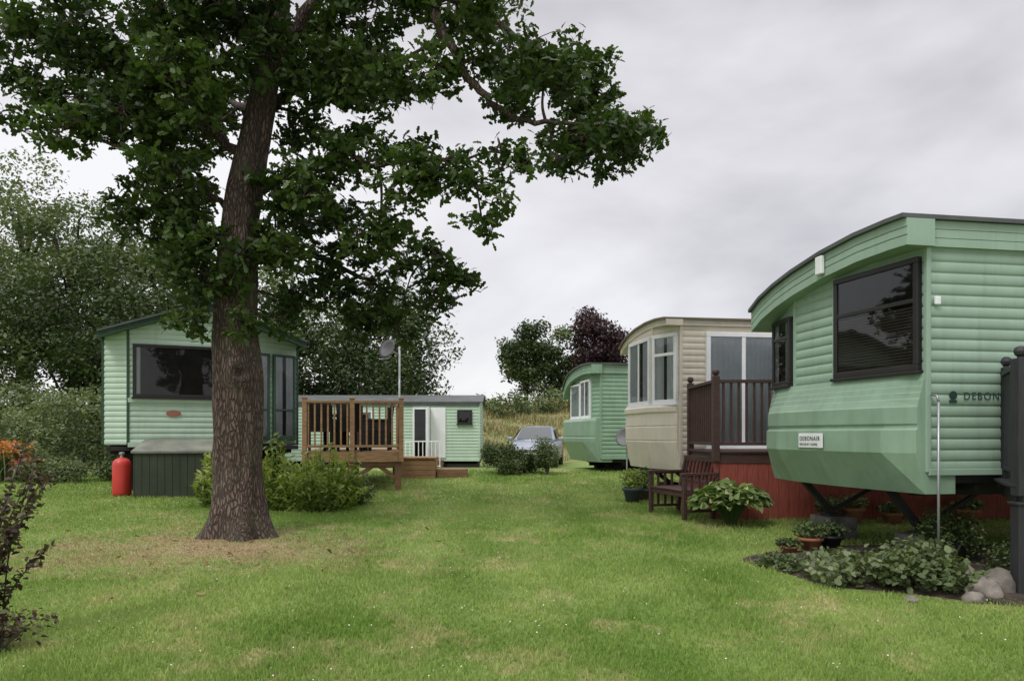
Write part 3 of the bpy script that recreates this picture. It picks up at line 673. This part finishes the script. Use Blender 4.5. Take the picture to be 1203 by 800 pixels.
limbs=[
 ([(308,95,.15),(350,30,.0),(420,-25,-.3),(490,-5,-.5),(525,70,-.6),(560,125,-.6),(600,160,-.6),(660,165,-.5),(735,160,-.4)],.085,.012),
 ([(286,230,.05),(325,205,.2),(380,190,.1),(440,205,-.3),(520,215,-.8),(590,212,-.9)],.055,.01),
 ([(279,290,0),(315,275,.3),(360,290,.6),(420,315,.8),(470,345,.9)],.055,.01),
 ([(292,190,.1),(245,150,.2),(190,110,.3),(120,75,.2),(40,55,.1)],.07,.01),
 ([(283,260,.05),(245,225,.2),(200,195,-.1),(140,180,-.4),(95,165,-.6)],.045,.009),
 ([(312,70,.15),(260,-10,-.3),(190,-60,-.8),(100,-90,-1)],.08,.02),
 ([(326,-20,.2),(400,-80,.7),(520,-60,1),(620,-5,1.1),(700,55,1.1),(765,105,1.1)],.085,.01),
 ([(300,130,.1),(335,60,.9),(370,10,1.8),(420,-60,2.6)],.07,.02),
 ([(296,160,.1),(260,90,1.0),(200,40,1.9),(130,10,2.6)],.07,.015),
 ([(332,-100,.15),(280,-200,-.8),(200,-280,-1.6)],.08,.02),([(336,-150,.15),(430,-240,.5),(560,-300,.6)],.09,.02),([(333,-120,.1),(400,-180,-1.5),(480,-200,-2.6)],.08,.02),
 ([(276,350,0),(262,335,-.25),(250,350,-.35)],.03,.008),([(285,215,.05),(300,190,.9),(330,200,1.5)],.05,.01),
]
tw=MB(); nodes=[]
def smooth(pts,k=6):
    pts=np.array(pts); n=len(pts); ext=np.vstack([2*pts[0]-pts[1],pts,2*pts[-1]-pts[-2]]); o_=[]
    for i in range(n-1):
        p0,p1,p2,p3=ext[i:i+4]
        for j in range(k):
            t=j/k; o_.append(.5*((2*p1)+(-p0+p2)*t+(2*p0-5*p1+4*p2-p3)*t*t+(-p0+3*p1-3*p2+p3)*t**3))
    o_.append(pts[-1]); return np.array(o_)
for P_,r0,r1 in limbs:
    q=smooth([T(*a) for a in P_]); q[1:-1]+=R.normal(size=(len(q)-2,3))*.018
    rr=np.linspace(1,0,len(q))**.8*(r0-r1)+r1; tw.tube(q,rr,10)
    for a,b in zip(q,rr): nodes.append((a,b))
tn=[(ctr[i],rad[i]*.3) for i in range(90,230,6)]
nodes+=tn
nodeP=np.array([a for a,_ in nodes]); nodeR=np.array([b for _,b in nodes])
CL=[(30,35,55,42,.1),(5,88,30,16,.1),(30,95,35,22,.1),(100,45,65,55,0),(85,115,50,36,.2),(170,70,75,60,.2),(165,150,65,50,-.3),(110,175,42,28,-.6),(210,215,55,45,-.4),(220,285,42,45,-.2),(172,270,30,30,-.4),(240,120,60,60,-.6),(60,165,22,14,-.5),(190,200,50,40,.6),(200,250,40,35,.5),
 (250,325,34,40,-.35),(238,375,22,30,-.35),(250,290,30,30,-.5),(285,340,24,20,-.42),(296,390,20,20,-.3),(320,370,18,18,.3),(300,310,22,18,-.45),
 (345,50,60,55,.5),(350,140,42,36,.6),(390,90,55,50,-.2),(450,30,65,45,-.4),(450,115,52,42,-.5),(540,30,70,40,-.5),(515,110,42,34,-.6),(335,95,45,40,-.6),(300,30,60,45,-.8),(420,150,40,26,.5),(490,165,34,20,.6),
 (345,225,45,38,-.2),(400,265,55,45,.4),(365,320,45,38,.6),(430,335,55,40,.8),(495,295,46,32,.6),(480,235,48,34,-.7),(530,222,42,22,-.8),(425,205,45,28,-.6),(315,270,35,40,.3),(560,245,34,16,-.9),(592,212,26,14,-.9),(545,315,18,12,.6),(455,378,30,16,.9),(500,340,34,20,.9),(590,262,16,20,-.9),(330,350,26,24,.5),(400,370,26,16,.8),(450,285,45,32,-.3),(385,240,40,30,-.5),(340,300,34,34,-.2),(570,285,22,14,-.8),(525,320,26,14,.7),(615,225,16,12,-.9),
 (620,30,60,38,1),(690,25,50,30,1.0),(640,100,52,42,-.5),(700,115,52,38,.9),(755,120,42,30,1),(735,175,38,26,-.4),(680,185,44,30,-.5),(600,145,30,22,-.6),(780,105,24,16,1.1),(690,72,52,32,1),(722,208,24,14,-.4),(570,85,34,30,-.6),(655,210,24,12,-.5),(730,140,42,28,.5),(660,145,36,26,.8),(600,70,36,30,.6),
 (100,-60,90,60,-.9),(220,-60,80,60,-.6),(330,-80,90,70,0),(450,-90,90,50,.8),(560,-70,80,50,1),(380,-20,70,50,2.3),(170,30,80,55,2.2),(330,210,35,30,1.4),(200,-260,110,80,-1.5),(350,-350,130,110,0),(540,-290,110,80,.5),(460,-200,90,80,-2.4),(260,-180,100,70,.8),(270,20,70,50,.3),(230,40,60,45,-.7),(130,100,60,40,.9),(180,120,50,40,1.2)]
tufts=[];shade=[]
for (sx,sy,rx,rz,dy) in CL:
    c0=T(sx,sy,dy); n=max(6,int(rx*rz/(49 if sy>-30 else 100))); ry=max(.35,(rx+rz)/2*S*.9)
    d_=np.linalg.norm(nodeP-c0,axis=1)/(1+nodeR*4); j=int(np.argmin(d_)); a0=nodeP[j]
    subs=ell(max(3,n//8),c0,(rx*S*.75,ry*.75,rz*S*.75),.1)
    mid=(a0+c0)/2+R.normal(size=3)*.06+np.array([0,0,.06]); r0=min(.026,nodeR[j]*.7)
    q=smooth([a0,mid,c0],4); tw.tube(q,np.linspace(r0,.011,len(q)),6)
    tp=ell(n,c0,(rx*S,ry,rz*S),.3); cshade=R.uniform(.15,.8)
    for s_ in subs:
        q=smooth([c0,(c0+s_)/2+R.normal(size=3)*.05,s_],3); tw.tube(q,np.linspace(.011,.006,len(q)),5)
    for t_ in tp:
        k=int(np.argmin(np.linalg.norm(subs-t_,axis=1))); mdl=(subs[k]+t_)/2+R.normal(size=3)*.03+np.array([0,0,.03]); tw.tube([subs[k],mdl,t_],[.006,.005,.003],3,False)
    tufts.append(tp); shade.append(np.full(n,cshade))
tw.obj('limbs',barkm,oak,True)
tufts=np.vstack(tufts); shade=np.concatenate(shade)
per=16; C=np.repeat(tufts,per,0); sh=np.repeat(shade,per)
dv=R.normal(size=C.shape); dv[:,2]*=.55; dv/=np.linalg.norm(dv,axis=1)[:,None]
C=C+dv*R.uniform(.03,.17,len(C))[:,None]
om=leafmat('oak_leaves',(.024,.044,.011),(.046,.080,.018),(.09,.14,.035),.3)
leaves('foliage',C,R.uniform(.10,.15,len(C)),om,oak,LEAF_OAK,dirs=dv,up=.4,rnd=sh,spread=1)

# ------------------------------------------------------------------ background trees
tbark=paint('tree_bark',(.07,.06,.05),.9,.3)
def tree(name,x,y,h,rx,zb,mat,nl=14000,ls=.2,blobs=34,ry=None,cone=False,flat=.8):
    z0=g(x,y); r=empty(name); m=MB(); m.tube([(x,y,z0-.2),(x+.1,y,z0+h*.4),(x-.05,y,z0+h*.6),(x,y,z0+h*.75)],[h*.026,h*.018,h*.01,.02],8)
    ry=ry or rx; cs=[];rs=[];cc=z0+(zb+h)/2; hz=(h-zb)/2
    for i in range(blobs):
        v=R.normal(size=3); v/=np.linalg.norm(v); f=R.uniform(.35,.88)
        zz=v[2]*f
        k=1.0 if not cone else max(.2,(1-(zz+1)/2)*1.25)
        c_=np.array([x+v[0]*f*rx*k,y+v[1]*f*ry*k,cc+zz*hz]); br=R.uniform(.15,.34)*min(rx,hz)*(.6+.4*k)
        cs.append(c_);rs.append(br)
        if i%2==0: m.tube([(x,y,max(z0+.8,c_[2]-br*2-1)),tuple((np.array([x,y,c_[2]-.5])+c_)/2),tuple(c_*.9+.1*np.array([x,y,c_[2]]))],[h*.007,h*.004,.015],5)
    m.obj('trunk',tbark,r,True)
    wts=np.array(rs)**2; wts/=wts.sum(); cnt=(wts*nl).astype(int)+1
    P=np.vstack([ell(c,cs[i],(rs[i]*1.15,rs[i]*1.15,rs[i]*flat),.45) for i,c in enumerate(cnt)]); P+=R.normal(size=P.shape)*ls*.7
    sh=np.repeat(R.uniform(.05,.85,len(cnt)),cnt)
    leaves('foliage',P,R.uniform(.6,1.25,len(P))*ls,mat,r,LEAF_SIMPLE,up=.5,rnd=sh)
dkg=leafmat('leaves_dark',(.035,.058,.020),(.062,.095,.032),(.11,.145,.055),.2)
mdg=leafmat('leaves_mid',(.06,.090,.034),(.098,.135,.052),(.16,.20,.085),.25)
ltg=leafmat('leaves_light',(.09,.12,.055),(.145,.18,.085),(.21,.25,.13),.3)
ppl=leafmat('leaves_purple',(.032,.018,.024),(.06,.032,.04),(.095,.055,.06),.15)
tree('ash_tree',-22.5,34,14.2,3.8,2,ltg,18000,.18,54)
tree('birch_tree',-19,32,11.6,3.1,2,mdg,15000,.18,46)
tree('sycamore_tree',-21.0,28,9.0,3.6,.5,mdg,17000,.18,46)
tree('sycamore_tree',-16.3,29,9.2,3.2,.5,dkg,16000,.18,44)
tree('sycamore_tree',-13.2,31,9.2,3.0,.5,dkg,15000,.18,40)
tree('alder_tree',-17.0,36,12.6,3.4,1,ltg,13000,.2,44)
tree('alder_tree',-12,37,9.2,3.2,1,mdg,11000,.2,38)
tree('sycamore_tree',-9.2,30,7.0,2.4,.3,dkg,11000,.18,32)
tree('willow_tree',-5.2,31,7.7,2.8,.0,dkg,18000,.17,56,flat=1.3)
tree('willow_tree',-7.3,33,7.6,2.4,.2,mdg,10000,.18,36)
tree('ash_tree',1.1,58,7.2,2.5,-.3,dkg,9000,.27,34)
tree('ash_tree',3.8,60,6.4,2.3,-.3,mdg,7000,.27,30)
tree('copper_beech_tree',6.8,60,8.2,3.1,.2,ppl,10000,.28,36)
tree('copper_beech_tree',9.3,62,6.5,2.4,.0,ppl,5500,.28,26)
def hedge(name,boxes,mat,n,ls):
    r=empty(name); P=[]
    tot=sum(b[2]*b[4] for b in boxes)
    for (x,y,rx,ry,rz,z) in boxes:
        P.append(ell(int(n*rx*rz/tot),(x,y,z),(rx,ry,rz),.6))
    P=np.vstack(P); P+=.16*np.sin(P[:,[1,2,0]]*5)+R.normal(size=P.shape)*ls*.8
    sh=.5+.35*np.sin(P[:,0]*3.1+P[:,2]*4)*np.cos(P[:,2]*3)
    leaves('foliage',P,R.uniform(.6,1.3,len(P))*ls,mat,r,LEAF_SIMPLE,up=.5,rnd=sh)
    s=MB()
    for (x,y,rx,ry,rz,z) in boxes:
        s.tube([(x,y,g(x,y)-.1),(x+.1,y,z)],[.05,.02],6)
        s.tube([(x,y,g(x,y)),(x-rx*.4,y+.1,z)],[.04,.015],6)
    s.obj('stems',tbark,r)
hedge('bramble_hedge',[(-15.5,19.5,2.0,1.0,1.3,1.8),(-13.3,20.2,1.7,1,1.2,1.8),(-11.4,19.6,1.4,.9,1.2,1.65),(-12.4,18.6,1.3,.7,.8,1.3),(-9.9,20.5,1.3,.9,1.15,1.6),(-14.6,17.6,1.2,.7,.8,1.2)],ltg,26000,.10)
hb=[(-30+i*2.4,30+2*math.sin(i),1.8,1.2,1.5,g(-30+i*2.4,30)+1.0) for i in range(12)]
hedge('hedgerow',hb,dkg,20000,.17)
hb=[(-6+i*1.5+R.normal()*.3,48+R.normal()*1.5,1.3,.9,R.uniform(.5,1.0),g(-6+i*1.5,48)+.3) for i in range(7)]+[(4+i*2.2,56,1.6,.9,R.uniform(.6,1.1),g(4+i*2,56)+.3) for i in range(4)]
hedge('scrub',hb,mdg,12000,.2)
n=26000; x=R.uniform(-7,9,n); y=R.uniform(31,56,n); hm=leafmat('dry_grass',(.16,.16,.06),(.28,.25,.12),(.38,.33,.18),.2)
r=empty('meadow_grass'); k=np.stack([x,y,gz(x,y)],1); arcblades('blades',k,R.uniform(.2,.6,n)*(.6+.5*np.sin(x*1.3+y)),.05,hm,r,.5,3)
# ------------------------------------------------------------------ garden plants
def shrub(name,x,y,rx,ry,h,mat,n,ls,shape=LEAF_SIMPLE,z=None):
    r=empty(name); z0=g(x,y) if z is None else z
    subs=[(x+R.uniform(-.6,.6)*rx,y+R.uniform(-.6,.6)*ry,z0+h*R.uniform(.35,.7),R.uniform(.3,.45)) for _ in range(9)]
    P=np.vstack([ell(n//9,s[:3],(rx*s[3]*1.3,ry*s[3]*1.3,h*s[3]),.4) for s in subs]); P+=R.normal(size=P.shape)*ls*.5; P[:,2]=np.maximum(P[:,2],z0+.02)
    leaves('foliage',P,R.uniform(.6,1.3,len(P))*ls,mat,r,shape,up=.6,rnd=np.repeat(R.uniform(.2,.8,9),n//9))
    m=MB()
    for s in subs: m.tube([(x,y,z0-.03),((x+s[0])/2+.03,(y+s[1])/2,z0+.4*h),s[:3]],[.014,.01,.005],5)
    m.obj('stems',tbark,r); return r
ylg=leafmat('shoot_leaves',(.10,.15,.03),(.20,.27,.055),(.36,.40,.12),.35)
def shoots(name,x0,y0,rx,ry,h,n,mat,ls=.1,per=30):
    r=empty(name); m=MB(); C=[];D=[];rn=[]
    for i in range(n):
        a=R.random()*6.28; q=math.sqrt(R.random()); bx,by=x0+math.cos(a)*q*rx*.7,y0+math.sin(a)*q*ry*.7; hh=h*(1-.5*q*q)*R.uniform(.62,1.15)
        z0=g(bx,by); tip=np.array([bx+math.cos(a)*q*rx*.45+R.normal()*.06,by+math.sin(a)*q*ry*.4,z0+hh]); b0=np.array([bx,by,z0-.02])
        m.tube([b0,(b0+tip)/2+np.array([0,0,.05]),tip],[.006,.005,.003],4,False); s=R.uniform(.1,.9)
        for j in range(per):
            t=(j+1)/per; pz=b0*(1-t)+tip*t; aa=R.random()*6.28; dd=np.array([math.cos(aa),math.sin(aa),.55]); C.append(pz+dd*ls*.45*(1.1-.5*t)); D.append(dd); rn.append(s*.6+.4*t)
    m.obj('stems',mat,r); leaves('foliage',C,R.uniform(.7,1.2,len(C))*ls,mat,r,LEAF_NARROW*np.array([1.15,1.5]),dirs=np.array(D),up=.3,rnd=np.array(rn),spread=.5)
shoots('goldenrod_plant',-3.1,11.7,.72,.5,.98,85,ylg,.12); shoots('goldenrod_plant',-4.75,12.2,.5,.4,.98,55,ylg,.12)
shoots('goldenrod_plant',-3.75,11.9,.4,.35,1.05,36,ylg,.12)
shrub('box_shrub',-2.55,12.3,.35,.3,.45,mdg,2500,.05)
shrub('garden_shrub',-.3,18,.5,.5,.80,dkg,5000,.055); shrub('garden_shrub',.3,18.2,.5,.4,.62,dkg,4000,.055); shrub('garden_shrub',.85,17.9,.4,.4,.85,mdg,4000,.05); shrub('garden_shrub',.0,17.7,.4,.3,.5,mdg,2500,.05)
hos=leafmat('hosta_leaves',(.07,.12,.03),(.16,.23,.07),(.46,.50,.28),.3)
r=empty('hosta_plant'); n=420; x0,y0=3.0,10.15; a=R.random(n)*6.28; e_=R.random(n)**.6; rr=.12+.42*e_
C=np.stack([x0+np.cos(a)*rr,y0+np.sin(a)*rr*.8,g(x0,y0)+.52*np.sqrt(np.maximum(0,1-(rr/.62)**2))+R.normal(size=n)*.03+.03],1)
leaves('foliage',C,R.uniform(.12,.19,n),hos,r,LEAF_BROAD*np.array([1,.85]),dirs=np.stack([np.cos(a),np.sin(a),-.5+0*a],1),up=.9,spread=.5,fold=.2)
m=MB()
for i in range(0,n,3): m.tube([(x0+math.cos(a[i])*.05,y0+math.sin(a[i])*.05,g(x0,y0)),tuple(C[i]*.5+np.array([x0,y0,g(x0,y0)+.35])*.5),tuple(C[i])],.005,4)
m.obj('stalks',hos,r)
org_=leafmat('orange_flowers',(.6,.12,.03),(.7,.2,.05),(.75,.38,.12),.3)
shrub('flower_bed',-11.6,16.5,1.2,.6,.8,ltg,6000,.07)
r=bpy.data.objects['flower_bed']
P=ell(420,(-11.2,16.1,g(-11.9,16.3)+.72),(.9,.4,.25),.2); leaves('orange_flowers',P,.07,org_,r,LEAF_NARROW*1.5,up=.8)
P=ell(240,(-10.4,15.9,g(-10.9,16)+.42),(.4,.3,.15),.3); leaves('red_flowers',P,.065,leafmat('red_flowers',(.4,.03,.03),(.55,.07,.05),(.55,.18,.1)),r,LEAF_NARROW*1.5,up=.8)
C=np.stack([-11.2+R.normal(size=300)*.6,16.2+R.normal(size=300)*.3,np.full(300,g(-11.3,16.2))],1); arcblades('blades',C,R.uniform(.5,.9,300),.03,mdg,r,.6,4)
shrub('garden_shrub',-9.9,15.9,.9,.5,.5,ltg,4500,.06); shrub('garden_shrub',-8.6,16.2,.7,.5,.45,mdg,3500,.06)
r=empty('barberry_bush'); m=MB(); Cs=[]
prp=leafmat('barberry_leaves',(.04,.025,.024),(.08,.045,.04),(.13,.14,.05),.25)
x0,y0=-3.60,5.1
for i in range(15):
    hh=R.uniform(.6,1.36); tip=np.array([x0+R.uniform(-.2,.42),y0+R.uniform(-.2,.25),g(x0,y0)+hh]); b0=np.array([x0+R.normal()*.05,y0+R.normal()*.05,g(x0,y0)-.02])
    q=smooth([b0,(b0+tip)/2+np.array([-.06,0,.05]),tip],7); m.tube(q,np.linspace(.007,.003,len(q)),5)
    for pnt in q[3:]:
        for _ in range(7): Cs.append(pnt+R.normal(size=3)*.024)
m.obj('stems',tbark,r,True); leaves('foliage',Cs,R.uniform(.04,.07,len(Cs)),prp,r,LEAF_SIMPLE,up=.4)
shrub('small_shrub',-3.42,4.85,.32,.25,.25,prp,900,.04)
vs=[(4.6,7.35,g(4.6,7.35)+.06)]; ns_=40
rings=[(.5,.055),(.85,.045),(1.0,.02),(1.06,-.03)]
for k_,hz in rings:
    for i in range(ns_):
        t=2*math.pi*i/ns_; q=k_*(1+.07*math.sin(3*t)+.05*math.sin(7*t+1)); xx=4.6+2.05*q*math.cos(t); yy=7.35+1.3*q*math.sin(t); vs.append((xx,yy,g(xx,yy)+hz))
fs=[(0,1+i,1+(i+1)%ns_) for i in range(ns_)]
for j in range(3):
    for i in range(ns_): a_=1+j*ns_+i; b_=1+j*ns_+(i+1)%ns_; fs.append((a_,a_+ns_,b_+ns_,b_))
mkobj('soil_bed',vs,fs,soil,None,True)
shrub('strawberry_plant',3.05,6.75,.42,.4,.28,ltg,550,.065,LEAF_BROAD)
shrub('strawberry_plant',3.55,6.35,.5,.35,.32,mdg,800,.065,LEAF_BROAD)
shrub('strawberry_plant',3.75,6.95,.4,.4,.36,ltg,650,.065,LEAF_BROAD)
shrub('cotoneaster_shrub',4.35,7.4,.4,.35,.62,dkg,3600,.035)
shrub('cotoneaster_shrub',4.75,6.9,.4,.35,.45,mdg,2600,.035)
shrub('ground_cover_plant',2.75,7.35,.3,.3,.14,mdg,500,.05); shrub('ground_cover_plant',3.3,7.5,.35,.3,.2,dkg,700,.05)
def rock(x,y,s,sd):
    import bmesh
    b=bmesh.new(); bmesh.ops.create_icosphere(b,subdivisions=3,radius=1)
    for v_ in b.verts:
        n_=mn.noise(v_.co*1.3+Vector((sd,sd,0)))*.35+mn.noise(v_.co*4+Vector((sd,0,0)))*.1; v_.co*=1+n_; v_.co.x*=s[0]; v_.co.y*=s[1]; v_.co.z*=s[2]
    me=bpy.data.meshes.new('rock'); b.to_mesh(me); me.materials.append(stone); o=bpy.data.objects.new('garden_rock',me); sc.collection.objects.link(o); o.location=(x,y,g(x,y)+s[2]*.45); o.rotation_euler=(0,0,sd)
    for p_ in me.polygons: p_.use_smooth=True
for i,(x,y,s) in enumerate([(3.98,6.22,(.15,.12,.12)),(4.17,6.36,(.13,.13,.15)),(3.8,6.08,(.09,.08,.06)),(4.45,6.55,(.14,.12,.1)),(2.98,7.4,(.10,.08,.05)),(4.1,6.7,(.12,.12,.12)),(3.3,6.1,(.06,.05,.03))]): rock(x,y,s,i*1.7)
def pot(x,y,r_,h,mat,pm,lh,ls,n=400,z=None):
    z0=g(x,y) if z is None else z
    r=empty('potted_plant'); m=MB(); m.lathe((x,y,z0),[(r_*.68,0),(r_*.92,h*.78),(r_*1.08,h*.8),(r_*1.1,h),(r_*.95,h),(r_*.9,h*.88)],20); m.obj('pot',mat,r,True)
    P=ell(n,(x,y,z0+h+lh*.4),(r_*1.5,r_*1.4,lh*.6),.2); P[:,2]=np.maximum(P[:,2],z0+h*.85); leaves('foliage',P,R.uniform(.7,1.2,n)*ls,pm,r,LEAF_SIMPLE,up=.6)
pot(3.35,8.3,.13,.17,terra,mdg,.18,.05); pot(3.62,8.45,.15,.17,paint('black_pot',(.02,.02,.02),.5,.1),dkg,.16,.05); pot(3.05,8.15,.1,.1,terra,dkg,.08,.05)
pot(4.75,10.3,.15,.22,terra,ltg,.2,.06); pot(4.4,10.25,.13,.16,terra,mdg,.22,.06); pot(6.35,10.3,.15,.2,terra,mdg,.15,.06); pot(5.3,10.3,.14,.15,terra,mdg,.15,.06)
pot(2.05,12.6,.16,.25,paint('blue_pot',(.05,.06,.08),.5,.1),ylg,.35,.06); pot(2.3,12.9,.14,.2,conc,mdg,.4,.06)
n=420; y=R.uniform(4.2,11,n); x=(R.random(n)*2-1)*.7*y; P=np.stack([x,y,gz(x,y)+.03],1); 
leaves('clover_flowers',P,.013,paint('petal_white',(.7,.7,.62),.8,.05),None,LEAF_BROAD,up=1)
n=260; x=TX+R.normal(size=n)*1.4; y=TY-.5+R.normal(size=n)*1.0; P=np.stack([x,y,gz(x,y)+.025],1)
leaves('fallen_leaves',P,R.uniform(.05,.09,n),leafmat('dead_leaf',(.12,.08,.04),(.24,.16,.07),(.32,.24,.11)),None,LEAF_OAK,up=1.5)
